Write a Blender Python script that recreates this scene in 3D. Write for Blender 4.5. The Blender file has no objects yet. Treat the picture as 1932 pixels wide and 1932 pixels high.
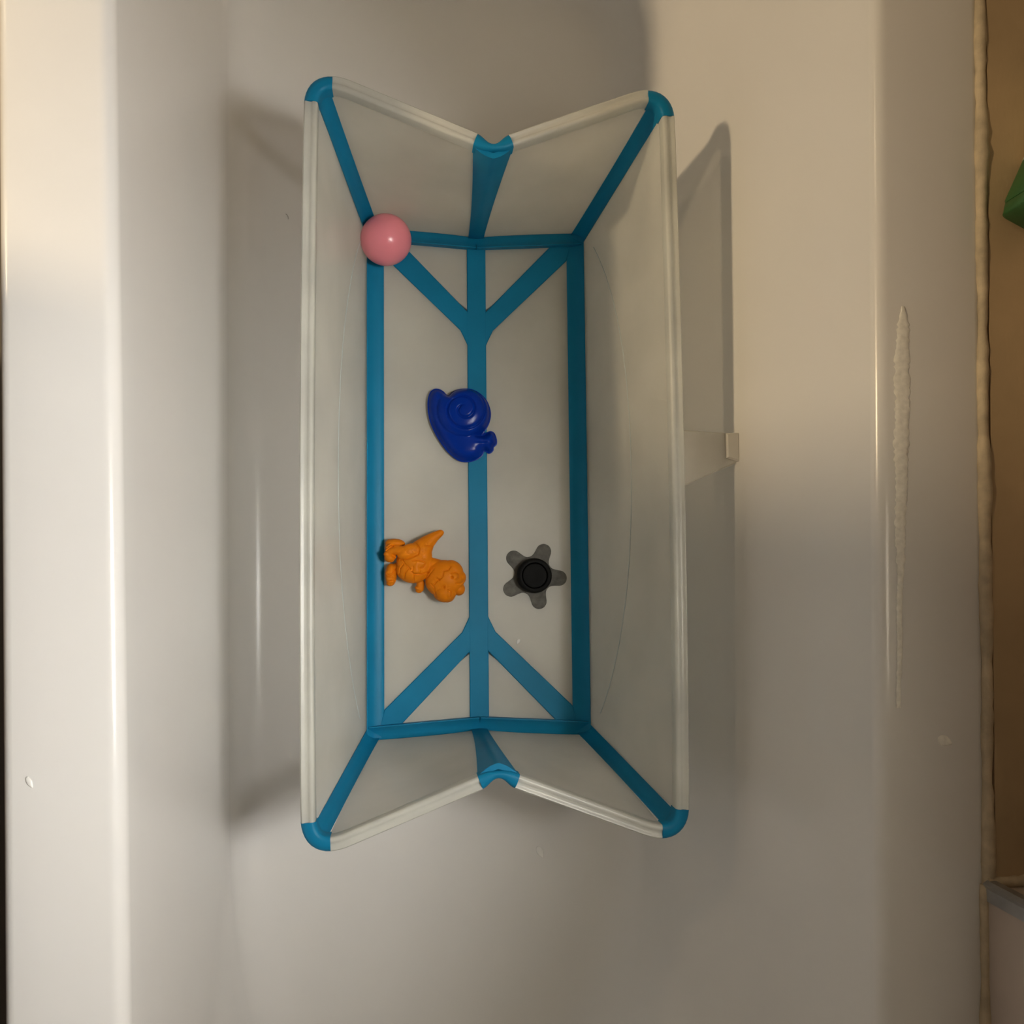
import bpy, bmesh, math, random
import numpy as np
from mathutils import Vector, Matrix

random.seed(4)
scene = bpy.context.scene
COL = scene.collection

# ------------------------------------------------------------------ camera
cd = bpy.data.cameras.new('camera')
cam = bpy.data.objects.new('camera', cd)
COL.objects.link(cam)
cam.location = (-0.0771, -0.1067, 1.0787)
cam.rotation_euler = (math.radians(3.8545), math.radians(-6.0727), math.radians(-0.5525))
cd.sensor_width = 36.0
cd.lens = 36.0 * 1860 / 1932
cd.clip_start = 0.01
scene.camera = cam

# ------------------------------------------------------------------ world and lights
w = bpy.data.worlds.new('world')
scene.world = w
w.use_nodes = True
w.node_tree.nodes['Background'].inputs[0].default_value = (1.0, 0.82, 0.58, 1)
w.node_tree.nodes['Background'].inputs[1].default_value = 0.10

def light(name, kind, loc, energy, color, target=None, **kw):
    l = bpy.data.lights.new(name, kind)
    l.energy = energy
    l.color = color
    for k, v in kw.items():
        setattr(l, k, v)
    o = bpy.data.objects.new(name, l)
    COL.objects.link(o)
    o.location = loc
    if target:
        o.rotation_euler = (Vector(target) - Vector(loc)).to_track_quat('-Z', 'Y').to_euler()
    return o

# daylight from the window above the sill, and a warm bulb over the basin across the room, plus a weak added one
light('window_daylight', 'AREA', (0.585, -0.145, 1.56), 33.0, (0.985, 0.985, 0.97), (-1.0, -0.145, 1.56),
      shape='RECTANGLE', size=0.27, size_y=0.50)
light('warm_bulb', 'POINT', (-1.62, 0.40, 1.26), 60.0, (1.0, 0.76, 0.46), shadow_soft_size=0.06)
light('warm_bulb', 'POINT', (-1.62, 1.20, 1.26), 9.0, (1.0, 0.76, 0.46), shadow_soft_size=0.06)  # weak extra lamp added; the bath's shadow comes from the first bulb alone

vs = scene.view_settings
vs.view_transform = 'Standard'
vs.look = 'None'
vs.exposure = 0.0
vs.gamma = 1.0
vs.use_curve_mapping = False

# ------------------------------------------------------------------ helpers
def tag(o, label=None, cat=None, group=None, kind=None):
    if label: o['label'] = label
    if cat: o['category'] = cat
    if group: o['group'] = group
    if kind: o['kind'] = kind
    return o

def empty(name, loc=(0, 0, 0)):
    o = bpy.data.objects.new(name, None)
    o.empty_display_size = 0.02
    o.location = loc
    COL.objects.link(o)
    return o

def mesh_obj(name, verts, faces, m, parent=None, smooth=True, angle=40, recalc=True):
    me = bpy.data.meshes.new(name)
    me.from_pydata([tuple(v) for v in verts], [], faces)
    if recalc:
        bm = bmesh.new(); bm.from_mesh(me)
        bmesh.ops.remove_doubles(bm, verts=bm.verts, dist=1e-6)
        bmesh.ops.recalc_face_normals(bm, faces=bm.faces)
        bm.to_mesh(me); bm.free()
    if smooth:
        me.polygons.foreach_set('use_smooth', [True] * len(me.polygons))
        try:
            me.set_sharp_from_angle(angle=math.radians(angle))
        except Exception:
            pass
    me.materials.append(m)
    o = bpy.data.objects.new(name, me)
    COL.objects.link(o)
    if parent:
        o.parent = parent
        o.matrix_parent_inverse = Matrix.Translation(-Vector(parent.location))
    return o

def grid_faces(nu, nv, closed_u=False, closed_v=False, off=0):
    f = []
    for i in range(nu if closed_u else nu - 1):
        for j in range(nv if closed_v else nv - 1):
            a = i * nv + j; b = i * nv + (j + 1) % nv
            c = ((i + 1) % nu) * nv + (j + 1) % nv; d = ((i + 1) % nu) * nv + j
            f.append((off + a, off + b, off + c, off + d))
    return f

def slab(top, bottom):
    """closed shell from two equal grids [nu][nv] of points"""
    nu, nv = len(top), len(top[0])
    V = [p for r in top for p in r] + [p for r in bottom for p in r]
    n = nu * nv
    F = grid_faces(nu, nv) + [tuple(reversed(q)) for q in grid_faces(nu, nv, off=n)]
    ring = [j for j in range(nv)] + [i * nv + nv - 1 for i in range(1, nu)] + \
           [(nu - 1) * nv + j for j in range(nv - 2, -1, -1)] + [i * nv for i in range(nu - 2, 0, -1)]
    for k in range(len(ring)):
        a, b = ring[k], ring[(k + 1) % len(ring)]
        F.append((a, b, b + n, a + n))
    return V, F

def sweep(path, lat, profile, caps=True, up=Vector((0, 0, 1))):
    V = []
    for p, l in zip(path, lat):
        for u, v in profile:
            V.append(Vector(p) + Vector(l) * u + up * v)
    m = len(profile)
    F = grid_faces(len(path), m, closed_v=True)
    if caps:
        F.append(tuple(range(m)))
        F.append(tuple(reversed(range((len(path) - 1) * m, len(path) * m))))
    return V, F

def plate(poly, z0, z1, bev=0.0008):
    """extruded polygon (ccw) with a small bevelled top edge"""
    n = len(poly)
    cx = sum(p[0] for p in poly) / n; cy = sum(p[1] for p in poly) / n
    ins = []
    for i in range(n):
        a, b, c = Vector(poly[i - 1]), Vector(poly[i]), Vector(poly[(i + 1) % n])
        e1 = (b - a).normalized(); e2 = (c - b).normalized()
        n1 = Vector((-e1.y, e1.x)); n2 = Vector((-e2.y, e2.x))
        h = (n1 + n2)
        h = h / max(0.25, h.length_squared) * 2
        ins.append(b + h * bev)
    V = [(p[0], p[1], z0) for p in poly] + [(p[0], p[1], z1 - bev) for p in poly] + [(p[0], p[1], z1) for p in ins]
    F = [tuple(reversed(range(n))), tuple(range(2 * n, 3 * n))]
    for k in (0, 1):
        for i in range(n):
            j = (i + 1) % n
            F.append((k * n + i, k * n + j, (k + 1) * n + j, (k + 1) * n + i))
    return V, F

def tube(pts, rad, seg=6):
    V = []; n = len(pts)
    for i, p in enumerate(pts):
        p = Vector(p)
        t = (Vector(pts[min(n - 1, i + 1)]) - Vector(pts[max(0, i - 1)])).normalized()
        a = t.cross(Vector((0, 0, 1)))
        if a.length < 1e-3: a = t.cross(Vector((1, 0, 0)))
        a.normalize(); b = a.cross(t)
        r = rad[i] if isinstance(rad, (list, tuple)) else rad
        for k in range(seg):
            th = 2 * math.pi * k / seg
            V.append(p + a * r * math.cos(th) + b * r * math.sin(th))
    F = grid_faces(n, seg, closed_v=True)
    F.append(tuple(range(seg))); F.append(tuple(reversed(range((n - 1) * seg, n * seg))))
    return V, F

def lathe(profile, center, seg=48):
    cx, cy, cz = center
    V = []
    for r, z in profile:
        for k in range(seg):
            th = 2 * math.pi * k / seg
            V.append((cx + r * math.cos(th), cy + r * math.sin(th), cz + z))
    F = grid_faces(len(profile), seg, closed_v=True)
    F.append(tuple(range(seg))); F.append(tuple(reversed(range((len(profile) - 1) * seg, len(profile) * seg))))
    return V, F

# ------------------------------------------------------------------ materials
def nodes_of(name):
    m = bpy.data.materials.new(name)
    m.use_nodes = True
    nt = m.node_tree
    return m, nt, nt.nodes, nt.links, nt.nodes['Principled BSDF']

def noise_ramp(nt, scale, stops, detail=4, stretch=(1, 1, 1)):
    N, L = nt.nodes, nt.links
    tc = N.new('ShaderNodeTexCoord'); mp = N.new('ShaderNodeMapping')
    mp.inputs['Scale'].default_value = stretch
    nz = N.new('ShaderNodeTexNoise'); nz.inputs['Scale'].default_value = scale; nz.inputs['Detail'].default_value = detail
    rp = N.new('ShaderNodeValToRGB')
    el = rp.color_ramp.elements
    el[0].position, el[0].color = stops[0][0], (*stops[0][1], 1)
    el[1].position, el[1].color = stops[-1][0], (*stops[-1][1], 1)
    for pos, c in stops[1:-1]:
        e = el.new(pos); e.color = (*c, 1)
    L.new(tc.outputs['Object'], mp.inputs[0]); L.new(mp.outputs[0], nz.inputs['Vector']); L.new(nz.outputs['Fac'], rp.inputs[0])
    return rp.outputs[0], nz.outputs['Fac']

def plain(name, color, rough=0.4, var=0.08, scale=40, coat=0.0, spec=0.5, bump=0.0, bscale=400, trans=0.0):
    m, nt, N, L, P = nodes_of(name)
    lo = tuple(max(0, c * (1 - var)) for c in color); hi = tuple(min(1, c * (1 + var)) for c in color)
    c, f = noise_ramp(nt, scale, [(0.3, lo), (0.7, hi)])
    L.new(c, P.inputs['Base Color'])
    P.inputs['Roughness'].default_value = rough
    P.inputs['Specular IOR Level'].default_value = spec
    P.inputs['Coat Weight'].default_value = coat
    P.inputs['Coat Roughness'].default_value = 0.15
    if bump:
        nz = N.new('ShaderNodeTexNoise'); nz.inputs['Scale'].default_value = bscale
        bp = N.new('ShaderNodeBump'); bp.inputs['Strength'].default_value = bump; bp.inputs['Distance'].default_value = 0.0005
        L.new(nz.outputs['Fac'], bp.inputs['Height']); L.new(bp.outputs[0], P.inputs['Normal'])
    if trans:
        out = N['Material Output']
        tr = N.new('ShaderNodeBsdfTranslucent'); L.new(c, tr.inputs[0])
        mx = N.new('ShaderNodeMixShader'); mx.inputs[0].default_value = trans
        L.new(P.outputs[0], mx.inputs[1]); L.new(tr.outputs[0], mx.inputs[2]); L.new(mx.outputs[0], out.inputs['Surface'])
    return m

def frosted(name, color, clear, transl, rough=0.28, mottled=0.06):
    """milky see-through plastic: diffuse body, light passing through, partly clear, satin sheen"""
    m, nt, N, L, P = nodes_of(name)
    lo = tuple(c * (1 - mottled) for c in color); hi = tuple(min(1, c * (1 + mottled)) for c in color)
    c, f = noise_ramp(nt, 14, [(0.3, lo), (0.7, hi)], detail=6)
    L.new(c, P.inputs['Base Color'])
    P.inputs['Roughness'].default_value = rough
    P.inputs['Specular IOR Level'].default_value = 0.5
    tr = N.new('ShaderNodeBsdfTranslucent'); L.new(c, tr.inputs[0])
    tp = N.new('ShaderNodeBsdfTransparent')
    m1 = N.new('ShaderNodeMixShader'); m1.inputs[0].default_value = transl
    L.new(P.outputs[0], m1.inputs[1]); L.new(tr.outputs[0], m1.inputs[2])
    m2 = N.new('ShaderNodeMixShader'); m2.inputs[0].default_value = clear
    L.new(m1.outputs[0], m2.inputs[1]); L.new(tp.outputs[0], m2.inputs[2])
    nz = N.new('ShaderNodeTexNoise'); nz.inputs['Scale'].default_value = 900
    bp = N.new('ShaderNodeBump'); bp.inputs['Strength'].default_value = 0.08; bp.inputs['Distance'].default_value = 0.0004
    L.new(nz.outputs['Fac'], bp.inputs['Height']); L.new(bp.outputs[0], P.inputs['Normal'])
    L.new(m2.outputs[0], N['Material Output'].inputs['Surface'])
    return m

M_TUB = plain('white_acrylic', (0.80, 0.785, 0.76), rough=0.22, var=0.02, scale=5, spec=0.5)
M_PANEL = frosted('milky_plastic', (0.86, 0.86, 0.80), 0.46, 0.50)
M_BASE = frosted('milky_floor_plastic', (0.78, 0.77, 0.70), 0.34, 0.30)
M_RIM = frosted('milky_rim_plastic', (0.80, 0.80, 0.74), 0.10, 0.35, rough=0.25, mottled=0.10)
M_BLUE = plain('blue_rubber', (0.010, 0.27, 0.50), rough=0.40, var=0.06, scale=20, trans=0.28, spec=0.20)
M_CREASE = plain('crease_plastic', (0.50, 0.56, 0.55), rough=0.3)
M_SNAIL = plain('cobalt_plastic', (0.001, 0.028, 0.30), rough=0.22, var=0.05, spec=0.14)
M_ORANGE = plain('orange_rubber', (0.70, 0.195, 0.003), rough=0.5, var=0.06, scale=120, bump=0.05, spec=0.15)
M_PINK = plain('pink_plastic', (0.88, 0.27, 0.33), rough=0.25, var=0.03)
M_BLACK = plain('black_rubber', (0.003, 0.003, 0.0025), rough=0.55, var=0.2, spec=0.12)
M_STAR = plain('grey_rubber', (0.10, 0.095, 0.08), rough=0.6, var=0.35, scale=160)
M_LATCH = frosted('clear_clip_plastic', (0.80, 0.77, 0.70), 0.30, 0.25, rough=0.2)
M_SILL = plain('brown_stone_tile', (0.50, 0.36, 0.205), rough=0.6, var=0.18, scale=9, bump=0.2, bscale=90)
M_WALL = plain('taupe_stone_tile', (0.52, 0.44, 0.38), rough=0.55, var=0.10, scale=9, bump=0.15, bscale=90)
M_CAULK = plain('yellowed_silicone', (0.62, 0.51, 0.35), rough=0.5, var=0.22, scale=70, bump=0.5, bscale=160)
M_STEEL = plain('brushed_steel', (0.45, 0.47, 0.50), rough=0.35, var=0.1, scale=60)
M_STEEL.node_tree.nodes['Principled BSDF'].inputs['Metallic'].default_value = 0.8
M_GREEN = plain('green_plastic', (0.035, 0.12, 0.035), rough=0.35, var=0.1)
M_LABEL = plain('pale_label', (0.55, 0.58, 0.45), rough=0.4, var=0.05)
M_FLOOR = plain('dark_floor_tile', (0.12, 0.10, 0.085), rough=0.5, var=0.15, scale=6)
M_PAINT = plain('wall_paint', (0.55, 0.50, 0.42), rough=0.7, var=0.04, scale=4)
M_SCUM = plain('dried_soap', (0.90, 0.88, 0.81), rough=0.75, var=0.09, scale=220, spec=0.3)
M_HAIR = plain('dark_hair', (0.06, 0.045, 0.035), rough=0.6)
M_LINT = plain('white_residue', (0.85, 0.84, 0.80), rough=0.3)

# ------------------------------------------------------------------ bathtub
H_TUB = 0.38
def rrect(xl, xr, y0, y1, tl, tr_, r0, r1, nside=26, nc=14):
    """rounded outline, ccw from bottom-left corner end. xl/xr at y=0, tl/tr slopes per metre, r0 bottom radii, r1 top radii (rx,ry)"""
    def X(side, y): return xl + tl * y if side < 0 else xr + tr_ * y
    P = []
    def arc(side, top):
        rx, ry = (r1 if top else r0)
        yc = y1 - ry if top else y0 + ry
        if side > 0 and not top: a0, a1 = -90, 0
        elif side > 0: a0, a1 = 0, 90
        elif top: a0, a1 = 90, 180
        else: a0, a1 = 180, 270
        for k in range(nc + 1):
            a = math.radians(a0 + (a1 - a0) * k / nc)
            y = yc + ry * math.sin(a)
            xc = X(side, y) - side * rx
            P.append(Vector((xc + rx * math.cos(a), y)))
    def line(n):
        P.append(None); P.append(n)
    segs = []
    arc(1, False); segs.append(len(P)); arc(1, True); segs.append(len(P)); arc(-1, True); segs.append(len(P)); arc(-1, False)
    out = []; prev = 0
    bounds = segs + [len(P)]
    for b in bounds:
        out += P[prev:b]
        a_, b_ = P[b - 1], P[b % len(P)]
        for k in range(1, nside):
            out.append(a_.lerp(b_, k / nside))
        prev = b
    return out

def inward(P):
    n = len(P); res = []
    for i in range(n):
        t = (P[(i + 1) % n] - P[i - 1]).normalized()
        res.append(Vector((-t.y, t.x)))
    return res

F_OUT = rrect(-0.260, 0.172, -0.74, 0.575, -0.01, 0.012, (0.20, 0.42), (0.09, 0.09))
L_OUT = rrect(-0.274, 0.271, -1.02, 0.66, -0.030, 0.030, (0.13, 0.16), (0.10, 0.10))
D_OUT = rrect(-0.3535, 0.3585, -1.10, 0.74, -0.030, 0.033, (0.01, 0.01), (0.01, 0.01))
nF, nL = inward(F_OUT), inward(L_OUT)
def tubpt(i, z, inset=0.0):
    h = z / H_TUB
    p = F_OUT[i].lerp(L_OUT[i], h) + nF[i] * inset
    return (p.x, p.y, z)
rings = []
rf = 0.035
for k in range(9):
    th = math.radians(90 * k / 8)
    rings.append([tubpt(i, rf * (1 - math.cos(th)), rf * (1 - math.sin(th))) for i in range(len(F_OUT))])
for z in (0.06, 0.10, 0.15, 0.20, 0.25, 0.30, 0.345):
    rings.append([tubpt(i, z) for i in range(len(F_OUT))])
rl = 0.011
for k in range(8):
    th = math.radians(90 * k / 7)
    rings.append([(L_OUT[i].x - nL[i].x * rl * (1 - math.cos(th)) , L_OUT[i].y - nL[i].y * rl * (1 - math.cos(th)), H_TUB - rl + rl * math.sin(th)) for i in range(len(L_OUT))])
nD = inward(D_OUT)
lastL = rings[-1]
for t in (0.33, 0.66):
    rings.append([(lastL[i][0] * (1 - t) + (D_OUT[i].x + nD[i].x * 0.008) * t, lastL[i][1] * (1 - t) + (D_OUT[i].y + nD[i].y * 0.008) * t, H_TUB + 0.001 * math.sin(t * math.pi)) for i in range(len(D_OUT))])
for k in range(5):
    th = math.radians(90 * k / 4)
    rings.append([(D_OUT[i].x + nD[i].x * 0.008 * (1 - math.sin(th)), D_OUT[i].y + nD[i].y * 0.008 * (1 - math.sin(th)), H_TUB - 0.008 * (1 - math.cos(th))) for i in range(len(D_OUT))])
rings.append([(D_OUT[i].x, D_OUT[i].y, H_TUB - 0.045) for i in range(len(D_OUT))])
rings.append([(D_OUT[i].x + nD[i].x * 0.012, D_OUT[i].y + nD[i].y * 0.012, H_TUB - 0.045) for i in range(len(D_OUT))])
n = len(F_OUT)
V = [p for r in rings for p in r]
Fc = grid_faces(len(rings), n, closed_v=True)
Fc.append(tuple(range(n)))
tub = empty('bathtub', (0, 0, -0.16))
tag(tub, 'large white glossy bathtub the folding baby bath stands in', 'bathtub')
mesh_obj('basin', V, Fc, M_TUB, tub, angle=60)
ap = [Vector((-0.3535 - 0.03 * y + 0.014, y)) for y in (-1.08, 0.72)]
top = [[(ap[0].x, ap[0].y, -0.16), (ap[1].x, ap[1].y, -0.16)], [(ap[0].x, ap[0].y, 0.338), (ap[1].x, ap[1].y, 0.338)]]
bot = [[(x + 0.012, y, z) for x, y, z in r] for r in top]
mesh_obj('side_panel', *slab(top, bot), M_TUB, tub, smooth=False)

# ------------------------------------------------------------------ room around the tub
def box(name, a, b, m, parent=None):
    x0, y0, z0 = a; x1, y1, z1 = b
    V = [(x0, y0, z0), (x1, y0, z0), (x1, y1, z0), (x0, y1, z0), (x0, y0, z1), (x1, y0, z1), (x1, y1, z1), (x0, y1, z1)]
    F = [(0, 3, 2, 1), (4, 5, 6, 7), (0, 1, 5, 4), (1, 2, 6, 5), (2, 3, 7, 6), (3, 0, 4, 7)]
    return mesh_obj(name, V, F, m, parent, smooth=False)

tag(box('floor', (-2.2, -2.0, -0.20), (0.36, 2.0, -0.16), M_FLOOR), 'dark tiled bathroom floor beside the bathtub', 'floor', kind='structure')
# sill of the window recess, level with the tub deck
V = [(0.3585 + 0.033 * y + 0.003, y, z) for y in (-0.335, 0.74) for z in (-0.16, 0.383)] + [(0.594, y, z) for y in (-0.335, 0.74) for z in (-0.16, 0.383)]
F = [(0, 1, 3, 2), (4, 6, 7, 5), (1, 5, 7, 3), (0, 2, 6, 4), (0, 4, 5, 1), (2, 3, 7, 6)]
sill = mesh_obj('trim_1', V, F, M_SILL, smooth=False)
tag(sill, 'dark brown stone sill beside the bathtub, under the green bottle', 'sill', kind='structure')
# pier of tiled wall beside the recess
V = [(0.3430, -0.336, 0.3825), (0.594, -0.336, 0.3825), (0.594, -1.3, 0.3825), (0.3200, -1.3, 0.3825)]
V = V + [(x, y, 2.3) for x, y, z in V]
pier = mesh_obj('wall_right', V, [(3, 2, 1, 0), (4, 5, 6, 7), (0, 1, 5, 4), (1, 2, 6, 5), (2, 3, 7, 6), (3, 0, 4, 7)], M_WALL, smooth=False)
tag(pier, 'taupe tiled wall corner rising beside the bathtub deck', 'wall', kind='structure')
# steel edge strip on the pier's corner
pr = [(-0.0015, 0.0), (-0.0035, 0.0035), (0.0, 0.0055), (0.006, 0.0055), (0.009, 0.0035), (0.009, 0.0), (0.009, -0.001), (0.0, -0.009), (-0.0015, -0.009)]
V = []
for z in (0.384, 1.0, 2.3):
    V += [(0.3430 + a, -0.336 + b, z) for a, b in pr]
Fs = grid_faces(3, len(pr), closed_v=True) + [tuple(range(len(pr))), tuple(range(2 * len(pr), 3 * len(pr)))]
tag(mesh_obj('trim_2', V, Fs, M_STEEL, smooth=False), 'brushed steel strip on the tiled wall corner', 'edge trim', kind='structure')
# unseen block added across the room: keeps the lamp light off the lower half of the tub
tag(box('lamp_blocker', (-1.11, -1.30, -0.16), (-0.76, 0.205, 2.3), M_FLOOR), 'unseen dark block added to keep lamp light off the lower tub', 'wall', kind='structure')
# outer wall with the window opening (the daylight comes in here)
tag(box('wall_outer', (0.595, -1.3, -0.16), (0.65, 1.3, 0.858), M_WALL), 'tiled wall at the back of the shelf recess', 'wall', kind='structure')
# wall above the recess: solid beside and below the small deep-set window
tag(box('wall_upper', (0.362, 0.0, 0.90), (0.594, 1.3, 2.3), M_PAINT), 'painted wall above the shelf recess', 'wall', kind='structure')
tag(box('wall_ledge', (0.362, -0.335, 0.86), (0.594, 1.3, 0.899), M_PAINT), 'painted window board above the shelf recess', 'window board', kind='structure')
tag(box('wall_below', (0.570, -0.335, 0.90), (0.594, -0.001, 1.305), M_PAINT), 'painted wall under the small deep-set window', 'wall', kind='structure')
tag(box('wall_lintel', (0.362, -0.335, 1.82), (0.594, -0.001, 2.3), M_PAINT), 'painted wall above the small deep-set window', 'wall', kind='structure')
tag(box('added_jamb', (0.362, -0.335, 0.90), (0.569, -0.250, 1.818), M_PAINT), 'reveal added beside the small deep-set window to dim the lower tub', 'wall', kind='structure')  # unseen reveal added to cut the daylight on the tub's lower end
win = box('window_1', (0.596, -0.334, 1.306), (0.606, -0.002, 1.818), M_LINT)
tag(win, 'small frosted window deep in the wall above the bathtub', 'window', kind='structure')
for a_, b_ in (((0.586, -0.334, 1.306), (0.596, -0.330, 1.818)), ((0.586, -0.006, 1.306), (0.596, -0.002, 1.818)),
               ((0.586, -0.33, 1.306), (0.596, -0.006, 1.311)), ((0.586, -0.33, 1.813), (0.596, -0.006, 1.818))):
    box('window_frame', a_, b_, M_LINT, win)

def caulk(name, p0, p1, rad, label, z, nseg=90, seed=1):
    rnd = random.Random(seed)
    pts = []; rr = []
    p0, p1 = Vector(p0), Vector(p1)
    d = (p1 - p0).normalized(); side = Vector((-d.y, d.x))
    ph = [rnd.uniform(0, 6.28) for _ in range(4)]
    for k in range(nseg + 1):
        t = k / nseg
        s = t * (p1 - p0).length
        wob = 0.0004 * math.sin(s * 14 + ph[0]) + 0.0003 * math.sin(s * 47 + ph[1]) + rnd.uniform(-.0003, .0003)
        q = p0.lerp(p1, t) + side * wob
        pts.append((q.x, q.y, z))
        rr.append(rad * (1 + 0.10 * math.sin(s * 23 + ph[2]) + 0.10 * math.sin(s * 71 + ph[3]) + rnd.uniform(-.12, .12)))
    V, F = tube(pts, rr, 10)
    return tag(mesh_obj(name, V, F, M_CAULK), label, 'sealant', kind='structure')
def cx(y): return 0.3585 + 0.033 * y
caulk('trim_3', (cx(0.72) - 0.0012, 0.72), (cx(-0.335) - 0.0012, -0.335), 0.0046, 'yellowed sealant bead between tub deck and brown sill', 0.3802, 130, 3)
caulk('trim_4', (cx(-0.33) - 0.004, -0.332), (0.59, -0.330), 0.0042, 'sealant bead where brown sill meets tiled wall', 0.383, 60, 5)
caulk('trim_5', (0.3425, -0.334), (0.3210, -1.1), 0.0042, 'sealant bead between tub deck and taupe tiled wall', 0.3815, 90, 7)

# ------------------------------------------------------------------ folding baby bath
bath = empty('baby_bath', (0, 0, 0.0))
tag(bath, 'milky white folding baby bath with blue rubber hinges', 'baby bath')
ZB, ZT = 0.010, 0.229
BX, BY, BM = 0.1190, 0.2770, 0.2690     # base half width, half length at the corner, half length at the fold
RX, RY, RM = 0.1550, 0.3295, 0.2695     # the same at the rim
TH = 0.0028
def S(a, b, t): return a + (b - a) * t

def crease_v(t):            # fold line of the long wall: low at the corners, arching up in the middle
    return 0.06 + 0.52 * (1 - abs(2 * t - 1) ** 2.3)
# long walls
for s in (-1, 1):
    NU, NV = 61, 33
    rows_in, rows_out = [], []
    for i in range(NU):
        t = i / (NU - 1); ri, ro = [], []
        for j in range(NV):
            v = j / (NV - 1)
            x = S(BX, RX, v); yw = S(BY - 0.006, RY - 0.0190, v); y = S(-yw, yw, t); z = S(ZB - 0.003, ZT, v)
            dv = v - crease_v(t)
            env = math.sin(math.pi * t) ** 0.5 if 0 < t < 1 else 0
            step = 0.0020 * (1 / (1 + math.exp(dv * 60))) * env * min(1, v * 8)
            ridge = -0.0009 * math.exp(-(dv * 45) ** 2) * env
            bow = 0.0025 * math.sin(math.pi * t) * v
            x += step + ridge + bow
            ri.append((s * x, y, z)); ro.append((s * (x + TH), y, z))
        rows_in.append(ri); rows_out.append(ro)
    sp = mesh_obj('side_wall', *slab(rows_in, rows_out), M_PANEL, bath)
    cp = []
    for i in range(3, NU - 3):
        t = i / (NU - 1); v = crease_v(t); j = v * (NV - 1); j0 = int(j); f_ = j - j0
        a_, b_ = Vector(rows_in[i][j0]), Vector(rows_in[i][j0 + 1])
        cp.append(a_.lerp(b_, f_) - Vector((s * 0.0001, 0, 0)))
    cr = mesh_obj('crease_line', *tube(cp, 0.00055, 6), M_CREASE)
    cr.parent = sp
# end walls, two leaves each
for e in (-1, 1):
    for s in (-1, 1):
        NU, NV = 17, 13
        A, B = [], []
        for i in range(NU):
            t = i / (NU - 1); a, b = [], []
            for j in range(NV):
                v = j / (NV - 1)
                xe = S(BX - 0.007, RX - 0.0105, v); x = S(0.004, xe, t); y = S(S(BM, RM, v), S(BY, RY, v), x / S(BX, RX, v)); z = S(ZB - 0.003, ZT, v)
                y += 0.0018 * (1 / (1 + math.exp((v - 0.22) * 50))) * math.sin(math.pi * t)
                a.append((s * x, e * y, z)); b.append((s * x, e * (y + TH), z))
            A.append(a); B.append(b)
        mesh_obj('end_wall', *slab(A, B), M_PANEL, bath)
# corner posts
for e in (-1, 1):
    for s in (-1, 1):
        NV = 14; K = 9
        A, B = [], []
        for j in range(NV):
            v = j / (NV - 1)
            P = Vector((S(BX, RX, v), S(BY, RY, v), S(ZB, ZT - 0.004, v)))
            PM = Vector((0, S(BM, RM, v), P.z))
            da = Vector((0, -1, 0)); db = (PM - P).normalized()
            wd = 0.0120
            cor = Vector((RX, RY, 0)); dT = (cor - Vector((0, RM, 0))).normalized()
            c1 = cor - dT * 0.030; c2 = cor + Vector((0, -0.0255, 0))
            a, b = [], []
            for k in range(K):
                q = k / (K - 1)
                low = (P + da * wd) * (1 - q) ** 2 + (P + (da + db) * 0.0015) * 2 * q * (1 - q) + (P + db * wd) * q ** 2
                qq = S(0.84, 0.36, q)
                hi = c1 * (1 - qq) ** 2 + cor * 2 * qq * (1 - qq) + c2 * qq ** 2
                hi = Vector((hi.x, hi.y, P.z)) - Vector((RX - P.x, RY - P.y, 0))
                pt = low.lerp(hi, v)
                nrm = (da + db).normalized()
                a.append(pt + nrm * 0.0012); b.append(pt - nrm * 0.0030)
            A.append([(s * p.x, e * p.y, p.z) for p in a]); B.append([(s * p.x, e * p.y, p.z) for p in b])
        mesh_obj('corner_post', *slab(A, B), M_BLUE, bath)
# fold strips in the end walls
for e in (-1, 1):
    NV, K = 16, 11
    A, B = [], []
    for j in range(NV):
        v = j / (NV - 1)
        wd = 0.0085 + 0.0095 * v ** 1.6
        yM = S(BM, RM, v); yC = S(BY, RY, v); xC = S(BX, RX, v)
        a, b = [], []
        for k in range(K):
            q = -1 + 2 * k / (K - 1)
            x = q * wd
            slope = (yC - yM) / xC
            y = yM + slope * (0.55 * wd * q * q + 0.45 * wd * abs(q)) - 0.004 * v * (1 - q * q)
            a.append((x, e * (y - 0.0012), S(ZB, ZT + 0.001, v))); b.append((x, e * (y + 0.0040), S(ZB, ZT + 0.001, v)))
        A.append(a); B.append(b)
    mesh_obj('end_hinge', *slab(A, B), M_BLUE, bath)

# rim: one closed path, cut into milky lengths and blue corner / fold caps
def rim_path():
    """quarter path from the fold (x=0) to the middle of the long side, for s=+1,e=+1; returns list of (pt, kind)"""
    pts = []
    cor = Vector((RX, RY)); mid = Vector((0, RM)); d = (cor - mid).normalized()
    # fold: rounded notch
    p_end = mid + d * 0.0185
    for k in range(9):
        q = k / 8
        x = p_end.x * q
        y = (RM + 0.0022) + (p_end.y - RM - 0.0022) * (q ** 1.8)
        pts.append((Vector((x, y)), 'fold'))
    r = 0.030
    p1 = cor - d * r; p2 = cor + Vector((0, -1)) * r * 0.85
    for k in range(1, 9):
        pts.append((p_end.lerp(p1, k / 8), 'end'))
    NC = 14
    for k in range(1, NC + 1):
        q = k / NC
        pt = p1 * (1 - q) ** 2 + cor * 2 * q * (1 - q) + p2 * q ** 2
        kind = 'end' if q < 0.24 else ('corner' if q <= 0.94 else 'side')
        pts.append((pt, kind))
    for k in range(1, 15):
        q = k / 14
        y = p2.y * (1 - q)
        pts.append((Vector((RX + 0.0025 * math.sin(math.pi / 2 * (1 - y / RY)), y)), 'side'))
    return pts
Q = rim_path()
loop = []
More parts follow.
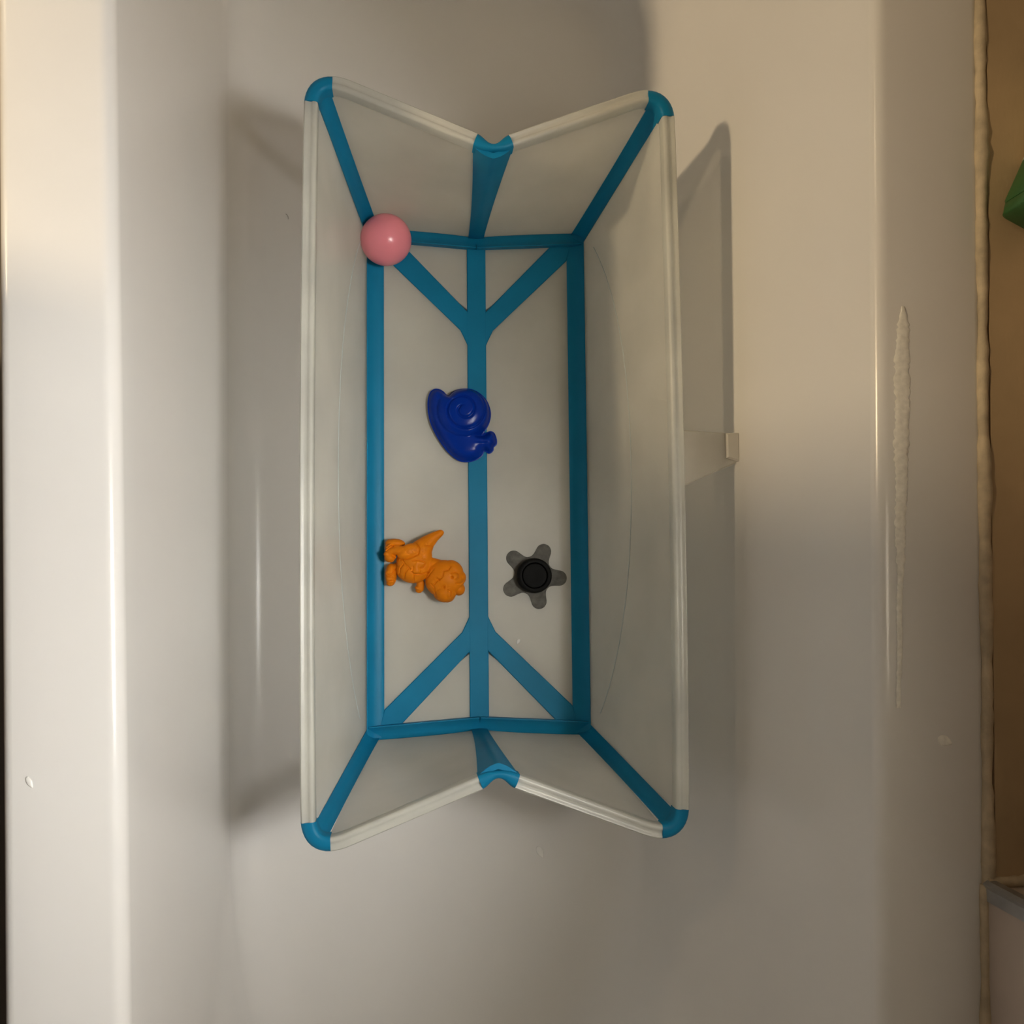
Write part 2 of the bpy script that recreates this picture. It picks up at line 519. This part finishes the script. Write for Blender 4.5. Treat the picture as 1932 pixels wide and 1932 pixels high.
loop += [(p, k) for p, k in Q]                                                   # +x +y : fold -> side
loop += [(Vector((p.x, -p.y)), k) for p, k in reversed(Q[:-1])]                  # +x -y
loop += [(Vector((-p.x, -p.y)), k) for p, k in Q[1:]]                            # -x -y
loop += [(Vector((-p.x, p.y)), k) for p, k in reversed(Q[1:-1])]                 # -x +y
nl = len(loop)
def lat_at(i):
    t = (loop[(i + 1) % nl][0] - loop[i - 1][0]).normalized()
    return Vector((-t.y, t.x, 0))   # path runs clockwise, so this is outward
PROF = [(-0.0022, -0.012), (-0.0022, -0.0005), (-0.0014, 0.0012), (0.0004, 0.0020), (0.0028, 0.0019), (0.0040, 0.0008),
        (0.0054, 0.0003), (0.0085, 0.0003), (0.0098, 0.0011), (0.0112, 0.0012), (0.0122, 0.0003), (0.0128, -0.0016),
        (0.0128, -0.0105), (0.0106, -0.0105), (0.0104, -0.0030), (0.0034, -0.0030), (0.0030, -0.012)]
ZR = 0.2330
PROF = [(u * 0.80, v) for u, v in PROF]
CAP = [(-0.0024, -0.014), (-0.0024, 0.0), (-0.0012, 0.0018), (0.0012, 0.0026), (0.0050, 0.0024), (0.0082, 0.0012), (0.0102, -0.0012), (0.0107, -0.004), (0.0107, -0.0110), (0.0086, -0.0110), (0.0084, -0.0030), (0.0030, -0.0030), (0.0026, -0.014)]
RANK = {'corner': 0, 'fold': 1, 'end': 2, 'side': 3}
seg = [max(loop[i][1], loop[(i + 1) % nl][1], key=lambda k: RANK[k]) for i in range(nl)]
i0 = 0
while seg[i0] == seg[i0 - 1]: i0 += 1
runs = []; cur = [i0]
for k in range(1, nl):
    i = (i0 + k) % nl
    if seg[i] == seg[cur[-1]]: cur.append(i)
    else: runs.append(cur); cur = [i]
runs.append(cur)
NAMES = {'fold': 'fold_cap', 'end': 'end_rim', 'corner': 'corner_cap', 'side': 'side_rim'}
for run in runs:
    kind = seg[run[0]]
    idx = run + [(run[-1] + 1) % nl]
    path = [Vector((loop[i][0].x, loop[i][0].y, ZR)) for i in idx]
    lats = [lat_at(i) for i in idx]
    if kind == 'fold':
        for k, i in enumerate(idx):
            g = math.exp(-(path[k].x / 0.0095) ** 2)
            lats[k] = (lats[k] * (1 - g) + Vector((0, math.copysign(1, path[k].y), 0)) * g) * (1 - 0.50 * g)
    V, F = sweep(path, lats, PROF if kind in ('end', 'side') else CAP)
    mesh_obj(NAMES[kind], V, F, M_RIM if kind in ('end', 'side') else M_BLUE, bath, angle=50)

# base: blue joints along the edges
def joint(name, pts, half, z, parent, hz=0.0028):
    """rounded raised band following a polyline, half widths (inner, outer)"""
    path = [Vector((p[0], p[1], z)) for p in pts]; lats = []
    for i in range(len(path)):
        t = (path[min(len(path) - 1, i + 1)] - path[max(0, i - 1)]).normalized()
        lats.append(Vector((-t.y, t.x, 0)))
    a, b = half
    prof = [(-a, -0.006), (-a, -0.0004), (-a + 0.0012, hz * 0.35), (-a + 0.005, hz * 0.5), (0.0, hz), (b - 0.004, hz * 1.9), (b - 0.001, hz * 3.2), (b, hz * 3.2), (b, -0.006)]
    V, F = sweep(path, lats, prof)
    return mesh_obj(name, V, F, M_BLUE, parent, angle=50)
for s in (-1, 1):
    pts = [(s * (BX - 0.0075), y) for y in np.linspace(-s * (BY - 0.002) * -1, -s * (BY - 0.002), 20)]
    joint('side_joint', pts, (0.0105, 0.0080), ZB, bath)
for e in (-1, 1):
    for s in (-1, 1):
        p0 = Vector((0.0, BM - 0.0065)); p1 = Vector((BX - 0.002, BY - 0.0070))
        pts = [(s * S(p0.x, p1.x, t), e * S(p0.y, p1.y, t)) for t in np.linspace(0, 1, 10)]
        if s * e < 0: pts = pts
        else: pts = pts[::-1]
        joint('end_joint', pts, (0.0085, 0.0075), ZB, bath)
# floor hinges
CH = 0.0103
YD = 0.176      # where the diagonals leave the centre strip
z0, z1 = 0.003, ZB + 0.0016
ctr = [(-CH, -BM + 0.004), (CH, -BM + 0.004), (CH, BM - 0.004), (-CH, BM - 0.004)]
mesh_obj('centre_hinge', *plate(ctr, z0, z1), M_BLUE, bath, smooth=False)
CDX, CDY = BX - 0.006, BY - 0.008
DW = 0.0098
for e in (-1, 1):
    for s in (-1, 1):
        poly = [Vector(p) for p in ((CH - 0.002, 0.1440), (0.0118, 0.1520), (0.0180, 0.1650), (0.0380, 0.1845), (0.1010, 0.2455), (0.1080, 0.2680), (0.0900, 0.2690), (0.0840, 0.2625), (CH - 0.002, 0.1840))]
        poly = [(s * p.x, e * p.y) for p in poly]
        if s * e < 0: poly = poly[::-1]
        mesh_obj('diagonal_hinge', *plate(poly, z0, z1 - 0.0002), M_BLUE, bath, smooth=False)
        # triangular leaf between diagonal, centre strip and end
        tri = [(CH - 0.003, YD + 0.01), (BX - 0.012, BY - 0.012), (CH - 0.003, BM - 0.006)]
        tri = [(s * p[0], e * p[1]) for p in tri]
        if s * e < 0: tri = tri[::-1]
        mesh_obj('floor_leaf', *plate(tri, 0.0055, ZB, 0.0003), M_BASE, bath, smooth=False)
for s in (-1, 1):
    big = [(CH - 0.003, -YD + 0.01), (BX - 0.010, -BY + 0.012), (BX - 0.010, BY - 0.012), (CH - 0.003, YD - 0.01)]
    big = [(s * p[0], p[1]) for p in big]
    if s < 0: big = big[::-1]
    mesh_obj('floor_panel', *plate(big, 0.0055, ZB, 0.0003), M_BASE, bath, smooth=False)
# five-lobed drain seat under the floor panel
PC = (0.0600, -0.1050)
star = []
def star_in(x, y):
    acc = math.exp(-(math.hypot(x, y) - 0.0195) / 0.0022)
    for k in range(5):
        a = math.radians(-6 + 72 * k); t = max(0.0, min(0.0285, x * math.cos(a) + y * math.sin(a)))
        acc += math.exp(-(math.hypot(x - t * math.cos(a), y - t * math.sin(a)) - (0.0098 - 0.05 * t)) / 0.0022)
    return acc > 1.0
for k in range(150):
    th = 2 * math.pi * k / 150; r = 0.015
    while star_in(PC[0] * 0 + r * math.cos(th), r * math.sin(th)): r += 0.00015
    star.append((PC[0] + r * math.cos(th), PC[1] + r * math.sin(th)))
tag(mesh_obj('drain_seat', *plate(star, 0.0085, ZB + 0.0005, 0.0004), M_STAR, bath, smooth=False), 'grey five-lobed drain seat moulded into the floor')
# clip on the outside of the long wall
z = 0.205
cl = [(0.160, -0.028), (0.176, -0.0245), (0.226, -0.0030), (0.226, 0.0235), (0.176, 0.0265), (0.160, 0.029)]
latch = mesh_obj('clip', *plate(cl, z - 0.004, z, 0.0012), M_LATCH, bath, smooth=False)
lip = [(0.214, 0.0005), (0.2262, -0.0032), (0.2262, 0.0237), (0.214, 0.0232)]
o = mesh_obj('clip_lip', *plate(lip, z - 0.002, z + 0.0045, 0.0015), M_LATCH, None, smooth=False)
o.parent = latch; o.matrix_parent_inverse = latch.matrix_world.inverted()
for y in (-0.0185, 0.0165):
    V, F = tube([(0.170, y - 0.004, z + 0.001), (0.170, y + 0.004, z + 0.001)], 0.0022, 10)
    o = mesh_obj('hinge_pin', V, F, M_LATCH)
    o.parent = latch

# drain plug
plug = empty('drain_plug', (PC[0], PC[1], ZB))
tag(plug, 'round black rubber drain plug in the baby bath floor', 'plug')
mesh_obj('plug_rim', *lathe([(0.0150, 0.0), (0.0182, 0.0), (0.0188, 0.003), (0.0188, 0.011), (0.0180, 0.0128), (0.0160, 0.0136), (0.0142, 0.0132), (0.0137, 0.0120), (0.0137, 0.0060), (0.0150, 0.004)], (PC[0], PC[1], ZB + 0.0002)), M_BLACK, plug)
mesh_obj('plug_cap', *lathe([(0.0001, 0.0030), (0.0132, 0.0030), (0.0136, 0.0040), (0.0135, 0.0112), (0.0128, 0.0122), (0.0118, 0.0124), (0.006, 0.0120), (0.0001, 0.0118)], (PC[0], PC[1], ZB + 0.0002)), M_BLACK, plug)

# ------------------------------------------------------------------ toys
# pink ball
ball_r = 0.0272
bm = bmesh.new()
bmesh.ops.create_uvsphere(bm, u_segments=64, v_segments=40, radius=ball_r)
for v in bm.verts:
    zz = v.co.z / ball_r
    k = 1 + 0.004 * math.exp(-(zz / 0.02) ** 2)      # moulding seam
    v.co.x *= k; v.co.y *= k
me = bpy.data.meshes.new('play_ball'); bm.to_mesh(me); bm.free()
me.polygons.foreach_set('use_smooth', [True] * len(me.polygons)); me.materials.append(M_PINK)
ball = bpy.data.objects.new('play_ball', me); COL.objects.link(ball)
ball.location = (-0.0985, 0.2545, ZB + 0.0016 + ball_r)
ball.rotation_euler = (math.radians(70), math.radians(20), 0.4)
tag(ball, 'small pink plastic ball in the corner of the baby bath', 'ball')

# image-frame helper for toys: photo crop pixels -> metres around a centre (plain scale, real size)
def catmull(P, sub=6):
    out = []; n = len(P)
    for i in range(n):
        p0, p1, p2, p3 = [Vector(P[(i + k - 1) % n]) for k in range(4)]
        for k in range(sub):
            t = k / sub
            out.append(0.5 * ((2 * p1) + (-p0 + p2) * t + (2 * p0 - 5 * p1 + 4 * p2 - p3) * t * t + (-p0 + 3 * p1 - 3 * p2 + p3) * t ** 3))
    return out

def relief(outline, hfun, res, flange_z):
    """solid moulded relief: top surface z = hfun(x,y,dist to edge); vertical edge down to 0"""
    O = np.array([(p.x, p.y) for p in outline])
    O2 = np.roll(O, -1, 0)
    def near(p):
        d = O2 - O; t = np.clip(((p - O) * d).sum(1) / (d * d).sum(1), 0, 1)
        q = O + d * t[:, None]; dd = ((p - q) ** 2).sum(1); k = dd.argmin()
        return q[k], math.sqrt(dd[k])
    def inside(p):
        c = ((O[:, 1] > p[1]) != (O2[:, 1] > p[1]))
        xs = O[:, 0] + (p[1] - O[:, 1]) / np.where(c, O2[:, 1] - O[:, 1], 1) * (O2[:, 0] - O[:, 0])
        return (c & (p[0] < xs)).sum() % 2 == 1
    lo = O.min(0) - res; hi = O.max(0) + res
    nx = int((hi[0] - lo[0]) / res) + 2; ny = int((hi[1] - lo[1]) / res) + 2
    idx = -np.ones((nx, ny), int); V = []
    for i in range(nx):
        for j in range(ny):
            p = lo + np.array([i, j]) * res
            q, d = near(p)
            ins = inside(p)
            if ins and d > 0.45 * res:
                idx[i, j] = len(V); V.append((p[0], p[1], hfun(p[0], p[1], d)))
            elif d <= 0.95 * res:
                idx[i, j] = len(V); V.append((q[0], q[1], hfun(q[0], q[1], 0.0)))
    F = []
    for i in range(nx - 1):
        for j in range(ny - 1):
            q = [idx[i, j], idx[i + 1, j], idx[i + 1, j + 1], idx[i, j + 1]]
            q = [k for k in q if k >= 0]
            if len(q) >= 3: F.append(tuple(q))
    cnt = {}
    for f in F:
        for a, b in zip(f, f[1:] + f[:1]):
            cnt[(a, b)] = cnt.get((a, b), 0) + 1
    bd = [(a, b) for (a, b) in cnt if (b, a) not in cnt]
    low = {}
    for a, b in bd:
        for k in (a, b):
            if k not in low:
                low[k] = len(V); V.append((V[k][0], V[k][1], 0.0))
    for a, b in bd: F.append((b, a, low[a], low[b]))
    return V, F

# cobalt snail mould
ZS = 9.66; SN = 1780.0
def sp(x, y): return ((x - 900) / ZS / SN, -(y - 950) / ZS / SN)
sn_out = [(415, 262), (500, 275), (570, 320), (645, 388), (720, 322), (840, 270), (980, 252), (1110, 270), (1230, 330), (1340, 430), (1410, 550), (1448, 700),
          (1438, 840), (1390, 970), (1290, 1125), (1370, 1078), (1440, 1055), (1510, 1090), (1552, 1190), (1560, 1270), (1545, 1325), (1500, 1365), (1494, 1420), (1450, 1470), (1395, 1482), (1322, 1440),
          (1290, 1510), (1220, 1575), (1130, 1620), (1000, 1646), (870, 1632), (760, 1570), (620, 1440), (480, 1250), (370, 1050), (300, 870), (265, 680), (262, 500), (290, 370), (340, 295)]
sn = catmull([sp(*p) for p in sn_out], 5)
scx, scy = sp(920, 690)
def sn_h(x, y, d):
    fl = 0.0030
    if d < 0.0012: return fl
    h = fl + 0.0105 * (1 - math.exp(-(d - 0.0012) / 0.0038))
    r = math.hypot(x - scx, y - scy); th = math.atan2(y - scy, x - scx)
    R0 = 0.0285
    if r < R0:
        dome = 0.0075 * math.sqrt(max(0, 1 - (r / R0) ** 2))
        h += dome
        turn = (r / 0.0115 - th / (2 * math.pi)) % 1.0       # spiral groove
        g = min(turn, 1 - turn)
        if r > 0.004: h -= 0.0022 * math.exp(-(g / 0.10) ** 2) * min(1, (R0 - r) / 0.004)
    # feeler groove and neck
    nx, ny = sp(1200, 1150); n2x, n2y = sp(1310, 1120)
    h -= 0.004 * math.exp(-(((x - nx) / 0.004) ** 2 + ((y - ny) / 0.0022) ** 2))
    fx, fy = sp(1290, 1270)
    h -= 0.002 * math.exp(-(((x - fx) / 0.006) ** 2 + ((y - fy) / 0.0013) ** 2))
    return h
V, F = relief(sn, sn_h, 0.00075, 0.003)
snail = mesh_obj('snail_mould', V, F, M_SNAIL, angle=70)
snail.location = (-0.0172, 0.0590, z1 + 0.0003)
tag(snail, 'cobalt blue plastic snail toy lying on the centre hinge', 'toy snail')

# orange dinosaur, lying on its side
ZD = 8.78; DN = 1790.0
def dp(x, y): return ((x - 980) / ZD / DN, -(y - 830) / ZD / DN)
def px(v): return v / ZD / DN
bm = bmesh.new()
def blob(x, y, z, rx, ry, rz, rot=0):
    c = dp(x, y)
    mat = Matrix.Translation((c[0], c[1], z)) @ Matrix.Rotation(math.radians(-rot), 4, 'Z') @ Matrix.Diagonal((px(rx), px(ry), rz, 1))
    bmesh.ops.create_icosphere(bm, subdivisions=4, radius=1.0, matrix=mat)
def limb(pts):
    """pts: (x,y,z,r_px) chain"""
    for (x0, y0, zz0, r0), (x1_, y1_, zz1, r1_) in zip(pts, pts[1:]):
        n_ = max(3, int(math.hypot(x1_ - x0, y1_ - y0) / 14))
        for k in range(n_ + 1):
            t = k / n_
            c = dp(S(x0, x1_, t), S(y0, y1_, t)); r = px(S(r0, r1_, t))
            bmesh.ops.create_icosphere(bm, subdivisions=3, radius=r, matrix=Matrix.Translation((c[0], c[1], S(zz0, zz1, t))))
zc = 0.0135
blob(800, 760, zc, 310, 285, 0.0135, 35)                  # trunk
blob(760, 880, zc, 270, 215, 0.0125, 10)                  # belly
blob(930, 640, zc, 165, 200, 0.011, 0)
limb([(900, 560, zc, 190), (1000, 430, zc, 130), (1120, 330, zc, 88), (1230, 260, zc, 58), (1250, 252, zc, 44)])     # tail
blob(700, 570, 0.0215, 195, 125, 0.0062, -22)             # raised thigh
limb([(600, 560, 0.0205, 90), (500, 545, 0.0190, 78), (430, 570, 0.0175, 74)])                                          # shin
limb([(420, 640, 0.0165, 78), (380, 590, 0.0165, 72), (390, 500, 0.0165, 60)])                                            # upper foot
blob(390, 665, 0.0160, 92, 82, 0.0070, 0); blob(345, 610, 0.0185, 55, 52, 0.0042)
blob(480, 425, 0.0105, 165, 78, 0.0085, 3); blob(385, 425, 0.0090, 72, 72, 0.0075); blob(360, 500, 0.0125, 52, 60, 0.0055)
limb([(560, 830, 0.0085, 110), (440, 880, 0.0075, 90)])                                                                # lower leg
blob(408, 950, 0.0085, 98, 190, 0.0085, 0); blob(375, 1015, 0.0135, 52, 55, 0.0032); blob(365, 915, 0.0135, 46, 46, 0.0030); blob(395, 1090, 0.0085, 68, 52, 0.0050)
limb([(930, 770, 0.0225, 62), (840, 760, 0.0240, 56), (820, 830, 0.0245, 52), (830, 890, 0.0240, 58)])                # raised arm
blob(800, 905, 0.0240, 52, 40, 0.0032, 20); blob(862, 880, 0.0240, 40, 60, 0.0036, 0)
limb([(900, 1100, 0.010, 70), (890, 1180, 0.009, 68)]); blob(850, 1180, 0.0095, 52, 34, 0.0035, 20); blob(870, 1225, 0.0085, 55, 36, 0.0035, 10)     # lower arm
limb([(1050, 780, zc, 120), (1200, 830, zc + .001, 130)])                                                                # neck
blob(1310, 1010, 0.0155, 330, 290, 0.0150, 30)            # head
blob(1160, 1090, 0.0160, 178, 215, 0.0115, -18)           # cheek / jaw
blob(1300, 1250, 0.0165, 195, 170, 0.0125, 0); blob(1340, 1310, 0.0150, 130, 112, 0.0100, 0)             # snout
blob(1440, 880, 0.0150, 190, 150, 0.0120, 40)
blob(1560, 1010, 0.0135, 100, 120, 0.0100, 0); blob(1540, 1200, 0.0130, 102, 110, 0.0100, 0)      # crest lobes
blob(1450, 1000, 0.0260, 75, 72, 0.0042, 0)               # brow
blob(1360, 1250, 0.0262, 60, 90, 0.0032, 0)
blob(1290, 1150, 0.0268, 52, 50, 0.0028, 0)
me = bpy.data.meshes.new('dino_raw'); bm.to_mesh(me); bm.free()
tmp = bpy.data.objects.new('dino_raw', me); COL.objects.link(tmp)
md = tmp.modifiers.new('r', 'REMESH'); md.mode = 'VOXEL'; md.voxel_size = 0.00045; md.use_smooth_shade = True
ms = tmp.modifiers.new('s', 'SMOOTH'); ms.factor = 0.5; ms.iterations = 2
dg = bpy.context.evaluated_depsgraph_get()
dme = bpy.data.meshes.new_from_object(tmp.evaluated_get(dg))
bpy.data.objects.remove(tmp)
n = len(dme.vertices)
co = np.empty(n * 3); dme.vertices.foreach_get('co', co); co = co.reshape(-1, 3)
nr = np.empty(n * 3); dme.vertices.foreach_get('normal', nr); nr = nr.reshape(-1, 3)
def groove(pts, width, depth):
    P = np.array([dp(*p) for p in pts])
    best = np.full(n, 9.0)
    for a, b in zip(P, P[1:]):
        d = b - a; t = np.clip(((co[:, :2] - a) @ d) / (d @ d), 0, 1)
        q = a + t[:, None] * d
        best = np.minimum(best, np.hypot(*(co[:, :2] - q).T))
    g = depth * np.exp(-(best / width) ** 2) * np.clip(nr[:, 2] * 1.6, 0, 1)
    co[:, 2] -= g
W_ = 0.00055
for pts in ([(600, 700), (640, 770), (730, 860)], [(620, 770), (560, 850), (550, 930)], [(700, 850), (640, 930), (630, 1010)], [(790, 950), (785, 1040), (790, 1110)],
            [(1120, 850), (1060, 930), (1000, 1010)], [(1390, 830), (1350, 885), (1280, 900), (1255, 990)], [(1240, 1010), (1180, 1050), (1120, 1120)], [(1160, 1010), (1210, 1055)],
            [(1070, 1110), (1120, 1170), (1140, 1270), (1150, 1340)], [(590, 470), (700, 440), (830, 440), (885, 520), (860, 620), (700, 690), (560, 710)],
            [(350, 500), (400, 460), (440, 470)], [(320, 570), (400, 500), (520, 480)], [(340, 930), (380, 960), (440, 930), (470, 860)], [(330, 980), (420, 980), (470, 1050)], [(350, 1060), (430, 1050)],
            [(745, 900), (790, 940), (900, 945), (1030, 915)], [(760, 720), (860, 715), (960, 740)], [(885, 840), (930, 835), (975, 780)],
            [(690, 400), (800, 340), (950, 280), (1090, 250)], [(980, 470), (1060, 490), (1090, 480)],
            [(1400, 940), (1450, 920), (1510, 940), (1520, 1010), (1470, 1040)], [(1340, 1210), (1400, 1240), (1390, 1310)], [(1440, 1330), (1520, 1290), (1600, 1300)], [(1480, 1100), (1560, 1100), (1640, 1070)]):
    groove(pts, W_, 0.0015)
groove([(1415, 1000), (1416, 1001)], 0.0011, 0.0024)
groove([(1283, 1150), (1284, 1170)], 0.0011, 0.0030)
groove([(770, 830), (771, 831)], 0.0007, 0.0012); groove([(765, 880), (766, 881)], 0.0007, 0.0012)
groove([(460, 640), (490, 660)], 0.0022, 0.0030)
rs = np.random.RandomState(2)
for _ in range(60):                                                        # skin pebbling on thigh and back
    a = rs.uniform(620, 1000); b = rs.uniform(420, 700)
    groove([(a, b), (a + rs.uniform(-14, 14), b + rs.uniform(-14, 14))], 0.00035, 0.00030)
co[:, 2] = np.maximum(co[:, 2], 0.0)
dme.vertices.foreach_set('co', co.ravel()); dme.update()
dme.name = 'dinosaur_figure'
dme.materials.clear(); dme.materials.append(M_ORANGE)
dme.polygons.foreach_set('use_smooth', [True] * len(dme.polygons))
dino = bpy.data.objects.new('dinosaur_figure', dme); COL.objects.link(dino)
dino.location = (-0.0575, -0.0950, ZB + 0.0004)
tag(dino, 'small orange rubber dinosaur lying on its side', 'toy dinosaur')

# ------------------------------------------------------------------ green bottle lying on the sill
gb = empty('bottle', (0.40, 0.19, 0.384))
tag(gb, 'green plastic bottle lying on the brown sill', 'bottle')
def rsec(hw, hh, r, n_=5):
    P = []
    for sx, sy, a0 in ((1, 1, 0), (-1, 1, 90), (-1, -1, 180), (1, -1, 270)):
        for k in range(n_ + 1):
            a = math.radians(a0 + 90 * k / n_)
            P.append((sx * (hw - r) + r * math.cos(a), sy * (hh - r) + r * math.sin(a)))
    return P
dv = Vector((0.45, 0.893, 0.0)); lv = Vector((0.893, -0.45, 0.0)); org = Vector((0.389, 0.156, 0.384))
def bottle_part(name, stations, m):
    V = []
    for s_, hw, hh, r in stations:
        for a, b in rsec(hw, hh, r):
            V.append(org + dv * s_ + lv * a + Vector((0, 0, b + 0.0185)))
    c = len(rsec(1, 1, .1))
    F = grid_faces(len(stations), c, closed_v=True) + [tuple(range(c)), tuple(reversed(range((len(stations) - 1) * c, len(stations) * c)))]
    return mesh_obj(name, V, F, m, gb, angle=50)
bottle_part('base_band', [(0.0, 0.017, 0.0135, 0.006), (0.001, 0.0185, 0.0155, 0.006), (0.010, 0.0195, 0.0170, 0.006), (0.011, 0.0190, 0.0165, 0.006)], M_GREEN)
bottle_part('body', [(0.011, 0.0195, 0.0175, 0.007), (0.013, 0.0205, 0.0183, 0.007), (0.05, 0.0205, 0.0183, 0.007), (0.135, 0.0205, 0.0183, 0.007), (0.15, 0.017, 0.016, 0.008), (0.16, 0.010, 0.010, 0.006)], M_GREEN)
bottle_part('label_sleeve', [(0.048, 0.0207, 0.0185, 0.007), (0.12, 0.0207, 0.0185, 0.007)], M_LABEL)
bottle_part('cap', [(0.160, 0.012, 0.012, 0.0115), (0.161, 0.0135, 0.0135, 0.013), (0.182, 0.0135, 0.0135, 0.013), (0.184, 0.012, 0.012, 0.0115)], M_LABEL)

# ------------------------------------------------------------------ drops and lint
def drop(name, pos, rx, ry, rot, h, label, cat='residue', m=None):
    bm = bmesh.new()
    bmesh.ops.create_icosphere(bm, subdivisions=3, radius=1.0)
    for v in bm.verts:
        if v.co.z < 0: v.co.z *= 0.05
        k = 1 - 0.45 * max(0, -v.co.y)
        v.co.x *= k * rx; v.co.y *= ry; v.co.z *= h
    me = bpy.data.meshes.new(name); bm.to_mesh(me); bm.free()
    me.polygons.foreach_set('use_smooth', [True] * len(me.polygons)); me.materials.append(m or M_LINT)
    o = bpy.data.objects.new(name, me); COL.objects.link(o); o.location = pos; o.rotation_euler = (0, 0, rot)
    return tag(o, label, cat)
drop('soap_speck', (0.0655, -0.4030, 0.0002), 0.0038, 0.0070, 0.45, 0.0010, 'white teardrop speck on the tub floor below the baby bath')
drop('soap_speck', (-0.3275, -0.2400, H_TUB + 0.0006), 0.0020, 0.0044, 0.5, 0.0010, 'small white chip on the left tub deck')
drop('soap_speck', (0.0425, -0.1760, z1 - 0.001), 0.0020, 0.0032, -0.5, 0.0010, 'tiny white fleck beside the lower diagonal blue hinge')

# dried soap along the right deck: a thin bumpy crust, its window reflection put in as pale colour
rnd = random.Random(11)
NU, NV = 150, 7
topg, botg = [], []
for i in range(NU):
    t = i / (NU - 1); y = S(0.095, -0.205, t)
    wid = 0.0068 * (0.55 + 0.45 * math.sin(math.pi * min(1, t * 1.3 + 0.05))) * (1 - 0.55 * t) * min(1, 0.25 + t * 14) * (1 + 0.22 * rnd.uniform(-1, 1))
    xc = 0.2935 - 0.0055 * t + 0.030 * y + 0.0004 * math.sin(t * 31)
    r1, r2 = [], []
    for j in range(NV):
        q = -1 + 2 * j / (NV - 1)
        h = 0.0 if abs(q) == 1 or i in (0, NU - 1) else 0.0004 + 0.0003 * rnd.random()
        zz = H_TUB + 0.0010
        r1.append((xc + q * wid, y, zz + h)); r2.append((xc + q * wid, y, zz - 0.0004))
    topg.append(r1); botg.append(r2)
tag(mesh_obj('soap_residue', *slab(topg, botg), M_SCUM), 'long streak of dried soap on the right tub deck, window reflection painted pale', 'residue')
drop('soap_residue', (0.3165, -0.2300, H_TUB + 0.0006), 0.0042, 0.0062, 1.2, 0.0010, 'pale soap smear on the right tub deck below the streak', m=M_SCUM)
def hair(pts, label, r=0.00028):
    o = mesh_obj('stray_hair', *tube(pts, r, 5), M_HAIR)
    return tag(o, label, 'hair')
hair([(-0.2090 + 0.0035 * math.cos(a), 0.2880 + 0.0060 * math.sin(a), 0.0003) for a in [k * 0.2 for k in range(8)]], 'curved dark hair on the tub floor left of the baby bath', 0.0002)
